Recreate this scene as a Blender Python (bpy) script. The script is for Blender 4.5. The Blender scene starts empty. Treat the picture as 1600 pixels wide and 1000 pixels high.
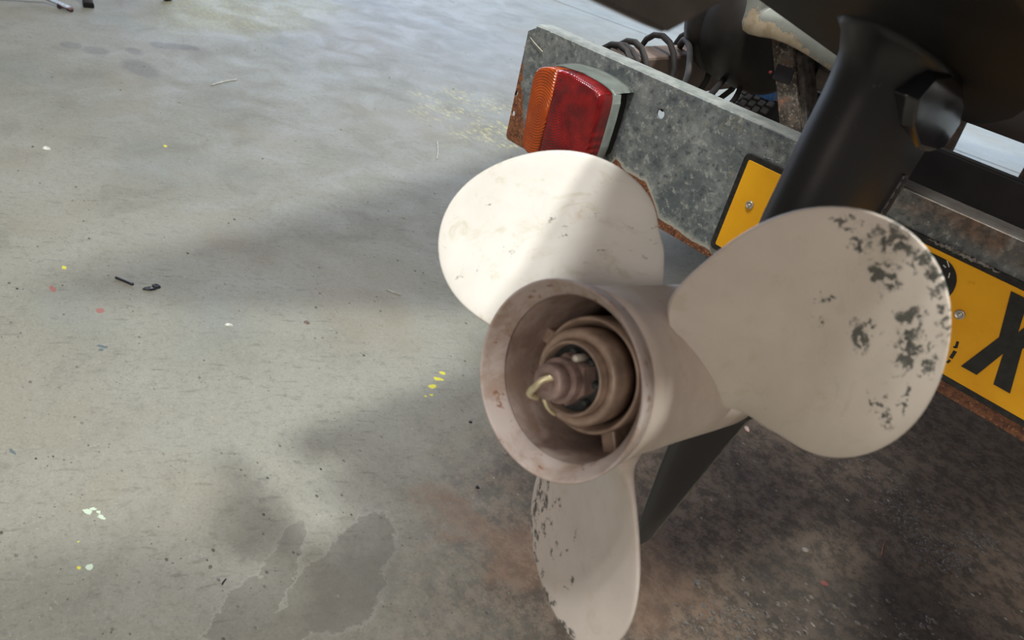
import bpy, bmesh, math, random
from math import pi, sin, cos, radians, exp, sqrt
from mathutils import Vector, Matrix
S = bpy.context.scene
C = S.collection
random.seed(7)

# ------------------------------------------------------------------ camera
H = 1.10                                    # lens height over the floor, metres
F = 1155.0
up_c = Vector((450, 1790, 1155)).normalized()
x_c = Vector((1380, -1051, 1155)); x_c = (x_c - up_c * x_c.dot(up_c)).normalized()
y_c = up_c.cross(x_c)
R = Matrix((x_c, y_c, up_c))                # camera axes -> world axes
cd = bpy.data.cameras.new('camera'); cam = bpy.data.objects.new('camera', cd); C.objects.link(cam)
cam.matrix_world = Matrix.Translation((0, 0, H)) @ R.to_4x4()
cd.sensor_width = 36; cd.lens = 36 * F / 1600; cd.clip_start = .02
cd.dof.use_dof = True; cd.dof.focus_distance = .86; cd.dof.aperture_fstop = 13
S.camera = cam

def ray(px, py): return R @ Vector((px - 800, 500 - py, -F))
def onY(px, py, y):                         # the point of the vertical plane Y = y seen at px, py
    d = ray(px, py); return d * (y / d.y) + Vector((0, 0, H))
def onZ(px, py, z=0.0):
    d = ray(px, py); return d * ((z - H) / d.z) + Vector((0, 0, H))

# ------------------------------------------------------------------ light
W = bpy.data.worlds.new('world'); S.world = W; W.use_nodes = True
W.node_tree.nodes['Background'].inputs[0].default_value = (.93, .84, .82, 1)
W.node_tree.nodes['Background'].inputs[1].default_value = .27
def area(name, loc, target, size, sy, power, col):
    l = bpy.data.lights.new(name, 'AREA'); l.shape = 'RECTANGLE'; l.size = size; l.size_y = sy
    l.energy = power; l.color = col
    o = bpy.data.objects.new(name, l); C.objects.link(o); o.location = loc
    o.rotation_euler = (Vector(target) - Vector(loc)).to_track_quat('-Z', 'Y').to_euler()
    return o
area('hall_lamp', (-.12, -.75, 4.5), (-.25, .25, 1.0), .16, .8, 102, (.98, .985, .94))
area('hall_lamp', (-.50, -.75, 4.5), (-.25, .25, 1.0), .16, .8, 102, (.98, .985, .94))
area('side_lamp', (1.20, 2.14, 5.8), (-1.6, .5, 0), .40, .40, 385, (.96, .99, .93))
area('far_floor_fill', (-2.0, 6.2, 3.4), (-2.3, 7.6, 0), 6.0, 1.6, 620, (.58, .73, 1.0))  # added fill that brightens the far floor, no real fixture
area('left_blue_fill', (-9.0, 5.5, 2.6), (-2.0, 1.5, 0), 5.0, 3.6, 470, (.62, .76, 1.0))  # added blue fill for the left floor, no actual door there
area('rear_fill', (2.2, -4.5, 3.0), (-.2, .3, .9), 2.5, 1.5, 85, (1.0, .87, .76))  # added warm fill for the shaded side of the upper left blade
S.view_settings.view_transform = 'Standard'; S.view_settings.look = 'None'
S.view_settings.exposure = 0.0; S.view_settings.gamma = 1.0; S.view_settings.use_curve_mapping = False

# ------------------------------------------------------------------ node helper
class Mat:
    def __init__(s, name, rough=.6, metal=0.0, spec=.5):
        s.m = bpy.data.materials.new(name); s.m.use_nodes = True
        s.t = s.m.node_tree; s.b = s.t.nodes['Principled BSDF']
        s.b.inputs['Roughness'].default_value = rough; s.b.inputs['Metallic'].default_value = metal
        s.b.inputs['Specular IOR Level'].default_value = spec
        s.tc = s.n('ShaderNodeTexCoord')
    def n(s, k, **kw):
        o = s.t.nodes.new(k)
        for a, v in kw.items(): setattr(o, a, v)
        return o
    def put(s, sock, v):
        if isinstance(v, bpy.types.NodeSocket): s.t.links.new(v, sock)
        elif isinstance(v, (tuple, list)) and len(v) == 3 and sock.type == 'RGBA': sock.default_value = (*v, 1)
        else: sock.default_value = v
    def math(s, op, a, b=0.0, c=None, clamp=False):
        o = s.n('ShaderNodeMath', operation=op, use_clamp=clamp); s.put(o.inputs[0], a); s.put(o.inputs[1], b)
        if c is not None: s.put(o.inputs[2], c)
        return o.outputs[0]
    def vec(s, op, a, b=(0, 0, 0)):
        o = s.n('ShaderNodeVectorMath', operation=op); s.put(o.inputs[0], a); s.put(o.inputs[1], b)
        return o.outputs['Value'] if op in ('DISTANCE', 'LENGTH', 'DOT_PRODUCT') else o.outputs[0]
    def mapv(s, v, loc=(0, 0, 0), rot=(0, 0, 0), scale=(1, 1, 1)):
        o = s.n('ShaderNodeMapping'); s.put(o.inputs[0], v)
        o.inputs[1].default_value = loc; o.inputs[2].default_value = rot; o.inputs[3].default_value = scale
        return o.outputs[0]
    def noise(s, v, scale, detail=4, rough=.55, dist=0, col=False):
        o = s.n('ShaderNodeTexNoise'); s.put(o.inputs['Vector'], v); o.inputs['Scale'].default_value = scale
        o.inputs['Detail'].default_value = detail; o.inputs['Roughness'].default_value = rough
        o.inputs['Distortion'].default_value = dist
        return o.outputs['Color' if col else 'Fac']
    def voro(s, v, scale, out='Distance', feature='F1', rand=1):
        o = s.n('ShaderNodeTexVoronoi', feature=feature); s.put(o.inputs['Vector'], v)
        o.inputs['Scale'].default_value = scale; o.inputs['Randomness'].default_value = rand
        return o.outputs[out]
    def ramp(s, v, lo, hi, a=0.0, b=1.0):      # smooth step from lo to hi
        o = s.n('ShaderNodeMapRange', interpolation_type='SMOOTHSTEP'); s.put(o.inputs[0], v)
        o.inputs[1].default_value = lo; o.inputs[2].default_value = hi
        o.inputs[3].default_value = a; o.inputs[4].default_value = b
        return o.outputs[0]
    def mix(s, f, a, b):
        o = s.n('ShaderNodeMix', data_type='RGBA'); s.put(o.inputs[0], f); s.put(o.inputs[6], a); s.put(o.inputs[7], b)
        return o.outputs[2]
    def color(s, v): s.put(s.b.inputs['Base Color'], v); return s
    def rough(s, v): s.put(s.b.inputs['Roughness'], v); return s
    def bump(s, h, strength=.3, dist=.002):
        o = s.n('ShaderNodeBump'); s.put(o.inputs['Height'], h); o.inputs['Strength'].default_value = strength
        o.inputs['Distance'].default_value = dist; s.put(s.b.inputs['Normal'], o.outputs[0]); return s
    def spots(s, v, pts, edge=.25):
        """pts: (x, y, rx, ry, rot); returns a 0..1 mask of the union of the ellipses"""
        m = None
        for x, y, rx, ry, rot in pts:
            q = s.vec('SUBTRACT', v, (x, y, 0))
            q = s.mapv(q, rot=(0, 0, -rot)); q = s.vec('MULTIPLY', q, (1 / rx, 1 / ry, 0))
            k = s.ramp(s.vec('LENGTH', q), 1 + edge, 1 - edge)
            m = k if m is None else s.math('MAXIMUM', m, k)
        return m
def plain(name, col, rough=.6, metal=0.0, amp=.25, scale=40, bump=.15, spec=.5):
    M = Mat(name, rough, metal, spec); v = M.tc.outputs['Object']
    n = M.noise(v, scale, 5)
    M.color(M.mix(M.ramp(n, .3, .7), tuple(c * (1 - amp) for c in col), tuple(min(1, c * (1 + amp)) for c in col)))
    M.bump(n, bump, .001)
    return M.m

# ------------------------------------------------------------------ mesh helpers
def link(name, me, mat, parent=None, smooth=False, loc=None):
    o = bpy.data.objects.new(name, me); C.objects.link(o)
    if mat: me.materials.append(mat)
    if smooth:
        for p in me.polygons: p.use_smooth = True
    if parent: o.parent = parent
    if loc is not None: o.location = loc
    return o
def fromdata(name, vs, fs, mat, parent=None, smooth=False, origin=None):
    """vertices in world space; the object's origin is put at `origin` (default: their mean)"""
    vs = [Vector(v) for v in vs]
    if origin is None: origin = sum(vs, Vector()) / len(vs)
    origin = Vector(origin)
    me = bpy.data.meshes.new(name); me.from_pydata([v - origin for v in vs], [], fs); me.update()
    o = link(name, me, mat, None, smooth)
    place(o, origin, parent); return o
def place(o, origin, parent):
    M = Matrix.Translation(origin)
    if parent:
        pm = wm(parent); o.parent = parent; o.matrix_basis = pm.inverted() @ M
    else: o.matrix_basis = M
def wm(o):
    m = o.matrix_basis.copy()
    while o.parent: o = o.parent; m = o.matrix_basis @ m
    return m
def frombm(name, bm, mat, parent=None, smooth=False, origin=None):
    bmesh.ops.recalc_face_normals(bm, faces=bm.faces)
    if origin is None:
        origin = sum((v.co for v in bm.verts), Vector()) / len(bm.verts)
    origin = Vector(origin)
    bmesh.ops.translate(bm, verts=bm.verts, vec=-origin)
    me = bpy.data.meshes.new(name); bm.to_mesh(me); bm.free()
    o = link(name, me, mat, None, smooth); place(o, origin, parent); return o
def bbox(bm, c, size, rot=None, bev=0.0, seg=2):
    r = bmesh.ops.create_cube(bm, size=1.0); vs = r['verts']
    bmesh.ops.scale(bm, verts=vs, vec=size)
    if bev:
        es = list({e for v in vs for e in v.link_edges})
        r2 = bmesh.ops.bevel(bm, geom=es, offset=bev, segments=seg, affect='EDGES', profile=.5)
        vs = list({v for v in r2['verts']} | {v for v in vs if v.is_valid})
    if rot is not None: bmesh.ops.rotate(bm, verts=vs, cent=(0, 0, 0), matrix=rot.to_3x3() if hasattr(rot, 'to_3x3') else rot)
    bmesh.ops.translate(bm, verts=vs, vec=c)
def frame_from(d, upv=Vector((0, 0, 1))):
    d = d.normalized(); a = d.cross(upv)
    if a.length < 1e-4: a = d.cross(Vector((1, 0, 0)))
    a.normalize(); b = a.cross(d).normalized(); return a, b
def lathe(bm, prof, o, ax, u, v, n=64, close=False, th0=0, th1=2 * pi):
    """prof: list of (axial, radius)"""
    full = abs(th1 - th0 - 2 * pi) < 1e-6; rings = []
    k = n if full else n + 1
    for a, r in prof:
        rings.append([bm.verts.new(o + ax * a + (u * cos(th0 + (th1 - th0) * i / n) + v * sin(th0 + (th1 - th0) * i / n)) * r) for i in range(k)])
    for A, B in zip(rings, rings[1:] + ([rings[0]] if close else [])):
        for i in range(n):
            j = (i + 1) % k
            bm.faces.new((A[i], A[j], B[j], B[i]))
    if not close:
        if prof[0][1] > 1e-5: bm.faces.new(rings[0])
        if prof[-1][1] > 1e-5: bm.faces.new(rings[-1])
def tube(bm, pts, r, n=8, cap=True):
    pts = [Vector(p) for p in pts]; rings = []; a = b = None
    for i, p in enumerate(pts):
        d = (pts[min(i + 1, len(pts) - 1)] - pts[max(i - 1, 0)]).normalized()
        if a is None: a, b = frame_from(d)
        else:
            a = (a - d * a.dot(d)).normalized(); b = d.cross(a)
        rr = r[i] if isinstance(r, (list, tuple)) else r
        rings.append([bm.verts.new(p + (a * cos(2 * pi * k / n) + b * sin(2 * pi * k / n)) * rr) for k in range(n)])
    for A, B in zip(rings, rings[1:]):
        for i in range(n): bm.faces.new((A[i], A[(i + 1) % n], B[(i + 1) % n], B[i]))
    if cap: bm.faces.new(rings[0]); bm.faces.new(rings[-1])
def smoothpath(P, n=8):
    P = [Vector(p) for p in P]; out = []
    for i in range(len(P) - 1):
        p0 = P[max(i - 1, 0)]; p1 = P[i]; p2 = P[i + 1]; p3 = P[min(i + 2, len(P) - 1)]
        for k in range(n):
            t = k / n
            out.append(.5 * ((2 * p1) + (p2 - p0) * t + (2 * p0 - 5 * p1 + 4 * p2 - p3) * t * t + (3 * p1 - p0 - 3 * p2 + p3) * t ** 3))
    out.append(P[-1]); return out
DG = None
def flat(name, loops, thick, mat, parent, mw, bev=0.0):
    """extruded 2D shape with holes (curve fill); mw maps local x, y (shape) and z (thickness) to the world"""
    cu = bpy.data.curves.new(name, 'CURVE'); cu.dimensions = '2D'; cu.fill_mode = 'BOTH'
    cu.extrude = thick / 2 - bev; cu.bevel_depth = bev; cu.bevel_resolution = 1; cu.offset = -bev
    for L in loops:
        sp = cu.splines.new('POLY'); sp.points.add(len(L) - 1)
        for p, (x, y) in zip(sp.points, L): p.co = (x, y, 0, 1)
        sp.use_cyclic_u = True
    t = bpy.data.objects.new('tmp', cu); C.objects.link(t)
    dg = bpy.context.evaluated_depsgraph_get(); dg.update()
    me = bpy.data.meshes.new_from_object(t.evaluated_get(dg)); me.name = name
    bpy.data.objects.remove(t); bpy.data.curves.remove(cu)
    me.materials.clear()
    o = link(name, me, mat)
    if parent: o.parent = parent; o.matrix_basis = wm(parent).inverted() @ mw
    else: o.matrix_basis = mw
    return o
def circle(cx, cy, r, n=24, sx=1, sy=1, rot=0):
    return [(cx + r * sx * cos(2 * pi * i / n) * cos(rot) - r * sy * sin(2 * pi * i / n) * sin(rot),
             cy + r * sx * cos(2 * pi * i / n) * sin(rot) + r * sy * sin(2 * pi * i / n) * cos(rot)) for i in range(n)]
def rrect(x0, y0, x1, y1, r, n=6):
    L = []
    for cx, cy, a in ((x1 - r, y1 - r, 0), (x0 + r, y1 - r, 90), (x0 + r, y0 + r, 180), (x1 - r, y0 + r, 270)):
        for i in range(n + 1):
            t = radians(a + 90 * i / n); L.append((cx + r * cos(t), cy + r * sin(t)))
    return L
def empty(name, loc, label, cat, group=None):
    o = bpy.data.objects.new(name, None); C.objects.link(o); o.matrix_basis = Matrix.Translation(loc); o.empty_display_size = .05
    o['label'] = label; o['category'] = cat
    if group: o['group'] = group
    return o
def tag(o, label, cat, group=None):
    o['label'] = label; o['category'] = cat
    if group: o['group'] = group
    return o

# ------------------------------------------------------------------ floor
def floor_mat():
    M = Mat('concrete', .7, 0, .25); g = M.n('ShaderNodeNewGeometry'); v = M.mapv(g.outputs['Position'], scale=(1, 1, 0))
    big = M.noise(v, .9, 4, .5); mid = M.noise(v, 5, 6, .6, .6); fine = M.noise(v, 60, 5, .65); grit = M.noise(v, 420, 3, .7)
    c = M.mix(M.ramp(big, .35, .68), (.172, .166, .134), (.210, .205, .174))
    c = M.mix(M.math('MULTIPLY', M.ramp(mid, .48, .75), .45), c, (.118, .112, .096))
    c = M.mix(M.math('MULTIPLY', M.ramp(mid, .50, .28), .40), c, (.225, .22, .195))
    c = M.mix(M.math('MULTIPLY', M.ramp(fine, .50, .72), .38), c, (.09, .087, .078))
    c = M.mix(M.math('MULTIPLY', M.ramp(fine, .46, .28), .30), c, (.26, .255, .235))
    c = M.mix(M.math('MULTIPLY', M.ramp(grit, .60, .78), .45), c, (.34, .33, .30))
    c = M.mix(M.math('MULTIPLY', M.ramp(grit, .40, .24), .5), c, (.045, .042, .038))
    # short dark scratches, all roughly one way, strongest at the far left
    sv = M.mapv(M.mapv(g.outputs['Position'], rot=(0, 0, -1.05)), scale=(18, 75, 0)); sc = M.noise(sv, 1, 5, .65, .4)
    zone = M.ramp(M.noise(v, .55, 2), .42, .60)
    c = M.mix(M.math('MULTIPLY', M.math('MULTIPLY', M.ramp(sc, .56, .68), zone), .40), c, (.07, .068, .062))
    hue = M.noise(v, 1.7, 3, .5)
    c = M.mix(M.math('MULTIPLY', M.ramp(hue, .45, .30), .5), c, (.150, .162, .150))
    c = M.mix(M.math('MULTIPLY', M.ramp(hue, .52, .68), .5), c, (.190, .168, .125))
    g2 = M.noise(v, 170, 4, .75)
    c = M.mix(M.math('MULTIPLY', M.ramp(g2, .54, .68), .42), c, (.085, .080, .068))
    c = M.mix(M.math('MULTIPLY', M.ramp(g2, .45, .33), .38), c, (.29, .285, .255))
    pit = M.voro(v, 55, 'Distance'); pit = M.math('MULTIPLY', M.ramp(pit, .13, .08), M.ramp(M.noise(v, 12, 3), .50, .56))
    c = M.mix(M.math('MULTIPLY', pit, .6), c, (.05, .046, .04))
    wob = M.vec('MULTIPLY', M.vec('SUBTRACT', M.noise(v, 9, 5, .65, col=True), (.5, .5, .5)), (.34, .34, 0))
    wv = M.vec('ADD', v, wob)
    wob2 = M.vec('MULTIPLY', M.vec('SUBTRACT', M.noise(v, 45, 5, .7, col=True), (.5, .5, .5)), (.05, .05, 0))
    wv2 = M.vec('ADD', v, wob2)
    def P(px, py, rx, ry, rot=0): p = onZ(px, py); return (p.x, p.y, rx, ry, rot)
    # brown, oily ground under the boat; its shade is partly put into this colour
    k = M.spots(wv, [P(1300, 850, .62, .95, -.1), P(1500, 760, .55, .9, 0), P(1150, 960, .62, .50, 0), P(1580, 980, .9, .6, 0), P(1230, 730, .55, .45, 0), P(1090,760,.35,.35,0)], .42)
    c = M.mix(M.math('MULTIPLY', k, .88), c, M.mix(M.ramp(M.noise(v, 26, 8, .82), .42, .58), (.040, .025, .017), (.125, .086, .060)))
    k = M.spots(wv, [P(790, 850, .10, .06, .3), P(740, 830, .12, .05, .3), P(1010, 900, .12, .10)], .5)
    c = M.mix(M.math('MULTIPLY', k, .40), c, (.16, .09, .055))
    k = M.spots(wv2, [P(1240, 930, .11, .12), P(1430, 960, .13, .10), P(1330, 960, .10, .12)], .3)
    c = M.mix(M.math('MULTIPLY', k, .5), c, (.028, .024, .021))
    # worn away skin of the slab, a shade darker with a sharp rim
    pk = [P(560, 870, .050, .11, .55), P(525, 925, .07, .085, .2), P(430, 905, .025, .13, .75), P(480, 960, .035, .05, .3), P(360, 985, .03, .10, .75), P(420, 998, .05, .05, 0)]
    pk = [q if len(q) == 5 else q for q in pk]
    e = M.spots(wv2, pk, .045)
    rimk = M.spots(wv2, [(a, b, rx * 1.04 + .004, ry * 1.04 + .004, ro) for a, b, rx, ry, ro in pk], .045)
    c = M.mix(M.math('MULTIPLY', M.math('SUBTRACT', rimk, e, clamp=True), .35), c, (.26, .25, .22))
    c = M.mix(M.math('MULTIPLY', e, .34), c, (.085, .077, .066))
    c = M.mix(M.math('MULTIPLY', M.spots(wv, [P(415, 830, .07, .06), P(555, 895, .05, .10, .5)], .5), .35), c, (.09, .083, .07))
    # yellow paint worn thin
    yn = M.ramp(M.noise(M.mapv(v, scale=(1, 2.2, 0)), 26, 5, .7), .50, .58)
    y1 = M.spots(wv, [P(400, 22, .30, .60, .4), P(345, 8, .25, .35, .4), P(460, 12, .2, .4, .3)], .5)
    y2 = M.spots(wv, [P(735, 170, .22, .30, .2), P(770, 205, .12, .30, .2), P(700, 150, .12, .2), P(790, 225, .08, .16)], .5)
    c = M.mix(M.math('MULTIPLY', M.math('MULTIPLY', y1, M.ramp(yn, 0, 1, .35, 1)), .65), c, (.33, .31, .13))
    c = M.mix(M.math('MULTIPLY', M.math('MULTIPLY', M.math('MULTIPLY', y2, yn), M.ramp(M.noise(v, 7, 4, .7), .42, .58)), .7), c, (.45, .40, .17))
    # broad paler areas with soft edges
    c = M.mix(M.math('MULTIPLY', M.spots(wv, [P(800, 90, .7, 1.0), P(600, 40, .7, .8)], .6), .30), c, (.27, .27, .27))
    # footprints and damp marks
    fp = M.spots(wv2, [P(250, 71, .055, .04), P(268, 72, .04, .05, .4), P(288, 74, .04, .06), P(302, 76, .03, .03), P(111, 71, .05, .04), P(150, 79, .06, .05), P(210, 80, .05, .03), P(220, 107, .12, .06)], .25)
    c = M.mix(M.math('MULTIPLY', fp, .42), c, (.085, .08, .08))
    # paint drips
    for col, amt, pts in (((.50, .46, .03), .9, [P(692, 583, .007, .006), P(686, 592, .012, .006, .7), P(676, 604, .007, .011), P(674, 617, .005, .004), P(666, 619, .003, .003), P(125, 886, .004, .003), P(100, 418, .008, .004), P(258, 228, .010, .006), P(122, 847, .002, .002)]),
                          ((.42, .50, .40), .95, [P(138, 799, .008, .005, .6), P(146, 795, .006, .003, .8), P(158, 808, .008, .004, .5), P(154, 801, .004, .003), P(140, 886, .0058, .0045)]),
                          ((.25, .06, .055), .7, [P(156, 485, .010, .008), P(82, 451, .014, .006), P(1288, 911, .007, .006)]),
                          ((.05, .08, .095), .75, [P(161, 541, .014, .004, .8), P(158, 546, .006, .006), P(20, 706, .012, .003, .2)])):
        c = M.mix(M.math('MULTIPLY', M.spots(M.vec('ADD', v, M.vec('MULTIPLY', wob2, (.35, .35, 0))), pts, .2), amt), c, col)
    M.color(c)
    h = M.math('ADD', M.math('MULTIPLY', grit, .35), M.math('ADD', M.math('MULTIPLY', fine, .9), M.math('MULTIPLY', mid, .2)))
    h = M.math('SUBTRACT', h, M.math('MULTIPLY', e, .35))
    zr = M.spots(wv, [P(1430, 800, .35, .35), P(1500, 700, .4, .5), P(1100, 950, .3, .2), P(1300, 960, .5, .2)], .6)
    h = M.math('ADD', h, M.math('MULTIPLY', M.math('MULTIPLY', M.noise(v, 30, 6, .7), zr), 3.0))
    M.rough(M.ramp(mid, .3, .7, .62, .8)); M.bump(h, .5, .004)
    return M.m
FM = floor_mat()
# two slabs with a sawn joint between them
j1 = onZ(865, 0); j2 = onZ(1080, 80); d = (j2 - j1).normalized(); nrm = Vector((-d.y, d.x, 0))
if nrm.dot(Vector((0, 1, 0))) < 0: nrm = -nrm
A = j1 - d * 12; B = j1 + d * 16; w2 = .008
def slab(name, a, b, out, sgn):
    vs = [a, b, b + out, a + out]; vs = [v - Vector((0, 0, 0)) for v in vs]
    return fromdata(name, vs + [v - Vector((0, 0, .12)) for v in vs], [(0, 1, 2, 3), (7, 6, 5, 4), (0, 4, 5, 1), (1, 5, 6, 2), (2, 6, 7, 3), (3, 7, 4, 0)], FM)
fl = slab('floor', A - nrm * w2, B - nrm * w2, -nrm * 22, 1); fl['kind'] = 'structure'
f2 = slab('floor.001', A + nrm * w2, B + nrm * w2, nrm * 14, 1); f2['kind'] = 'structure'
bm = bmesh.new(); q = (A + B) / 2
bbox(bm, (0, 0, 0), ((B - A).length, 2 * w2, .02)); bmesh.ops.rotate(bm, verts=bm.verts, cent=(0, 0, 0), matrix=Matrix.Rotation(math.atan2(d.y, d.x), 3, 'Z'))
bmesh.ops.translate(bm, verts=bm.verts, vec=q - Vector((0, 0, .022)))
tj = frombm('trim_1', bm, plain('joint_filler', (.09, .09, .10), .9)); tj['kind'] = 'structure'

# ------------------------------------------------------------------ materials
def paint_mat(name, chips, base=(.60, .555, .50), dark=(.055, .065, .06), edge=None, grn=.0, chipamt=.5, stain=.35):
    M = Mat(name, .48, 0, .4); v = M.tc.outputs['UV']; n = M.noise(v, 22, 5, .6)
    c = M.mix(M.ramp(n, .35, .7), tuple(k * .90 for k in base), base)
    c = M.mix(M.math('MULTIPLY', M.ramp(M.noise(v, 38, 6, .65, .3), .55, .74), stain), c, (.44, .33, .20))
    c = M.mix(M.math('MULTIPLY', M.ramp(M.noise(v, 150, 4, .7), .66, .74), .55), c, (.25, .21, .16))
    c = M.mix(M.math('MULTIPLY', M.ramp(M.noise(v, 60, 6, .72, .8), .53, .66), stain * 1.1), c, tuple(k * f for k, f in zip(base, (.74, .73, .62))))
    c = M.mix(M.math('MULTIPLY', M.ramp(M.noise(v, 300, 3, .6), .70, .76), .6), c, (.16, .13, .10))
    wob = M.vec('MULTIPLY', M.vec('SUBTRACT', M.noise(v, 190, 5, .72, col=True), (.5, .5, .5)), (.021, .021, 0))
    wv = M.vec('ADD', v, wob)
    if chips:
        k = M.spots(wv, chips, .35)
        hole = M.ramp(M.noise(v, 260, 4, .6), .44, .48)
        k = M.math('MULTIPLY', k, hole)
        k2 = M.ramp(M.noise(v, 210, 4, .6), .34, .50)
        c = M.mix(M.math('MULTIPLY', k, .92), c, M.mix(k2, (.014, .019, .017), (.055, .06, .052)))
        M.bump(M.math('SUBTRACT', M.math('MULTIPLY', n, .4), M.math('MULTIPLY', k, .6)), .35, .0007)
    else: M.bump(n, .2, .0006)
    M.color(c); return M.m
m_hub = Mat('hub_paint', .55, 0, .35); v = m_hub.tc.outputs['Object']; n = m_hub.noise(v, 34, 6, .6, .3)
c = m_hub.mix(m_hub.ramp(n, .35, .7), (.52, .44, .38), (.61, .53, .47))
c = m_hub.mix(m_hub.math('MULTIPLY', m_hub.ramp(m_hub.noise(v, 70, 6, .7), .55, .75), .5), c, (.40, .27, .17))
m_hub.color(c).bump(n, .2, .0006); m_hub = m_hub.m
m_inner = Mat('stained_hub_bore', .6, 0, .3); v = m_inner.tc.outputs['Object']; n = m_inner.noise(v, 45, 6, .65, .4)
c = m_inner.mix(m_inner.ramp(n, .35, .65), (.30, .215, .175), (.47, .38, .34))
c = m_inner.mix(m_inner.math('MULTIPLY', m_inner.ramp(m_inner.noise(v, 90, 6, .7), .55, .7), .6), c, (.30, .15, .08))
m_inner.color(c).bump(n, .5, .001); m_inner = m_inner.m
m_rim = Mat('scraped_rim', .55, 0, .3); v = m_rim.tc.outputs['Object']; n = m_rim.noise(v, 60, 6, .7, .6)
c = m_rim.mix(m_rim.ramp(n, .4, .65), (.47, .40, .37), (.36, .27, .22))
c = m_rim.mix(m_rim.ramp(m_rim.noise(v, 110, 5, .7), .60, .68), c, (.22, .10, .05))
m_rim.color(c).bump(n, .5, .001); m_rim = m_rim.m
m_ring = plain('rusty_bronze', (.36, .27, .21), .42, .15, .3, 90, .3)
m_recess = plain('greased_rubber', (.035, .042, .042), .5, 0, .5, 120, .5)
m_nut = plain('oxidised_nut', (.30, .215, .19), .42, .2, .3, 150, .3)
m_pin = plain('brass_pin', (.72, .64, .42), .35, .6, .2, 200, .1)
m_black = Mat('gloss_black_paint', .16, 0, .55); v = m_black.tc.outputs['Object']
m_black.color(m_black.mix(m_black.ramp(m_black.noise(v, 9, 4), .4, .7), (.010, .011, .014), (.017, .017, .019)))
m_black.rough(m_black.ramp(m_black.noise(v, 25, 5), .3, .75, .12, .24)).bump(m_black.noise(v, 12, 2), .08, .002); m_black = m_black.m
m_leg = Mat('satin_dark_paint', .38, 0, .35); v = m_leg.tc.outputs['Object']
c = m_leg.mix(m_leg.ramp(m_leg.noise(v, 9, 4), .4, .7), (.013, .013, .0145), (.019, .018, .0185)); c = m_leg.mix(m_leg.math('MULTIPLY', m_leg.ramp(m_leg.noise(v, 160, 5, .7), .66, .72), .5), c, (.10, .10, .10))
m_leg.color(c); m_leg = m_leg.m
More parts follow.
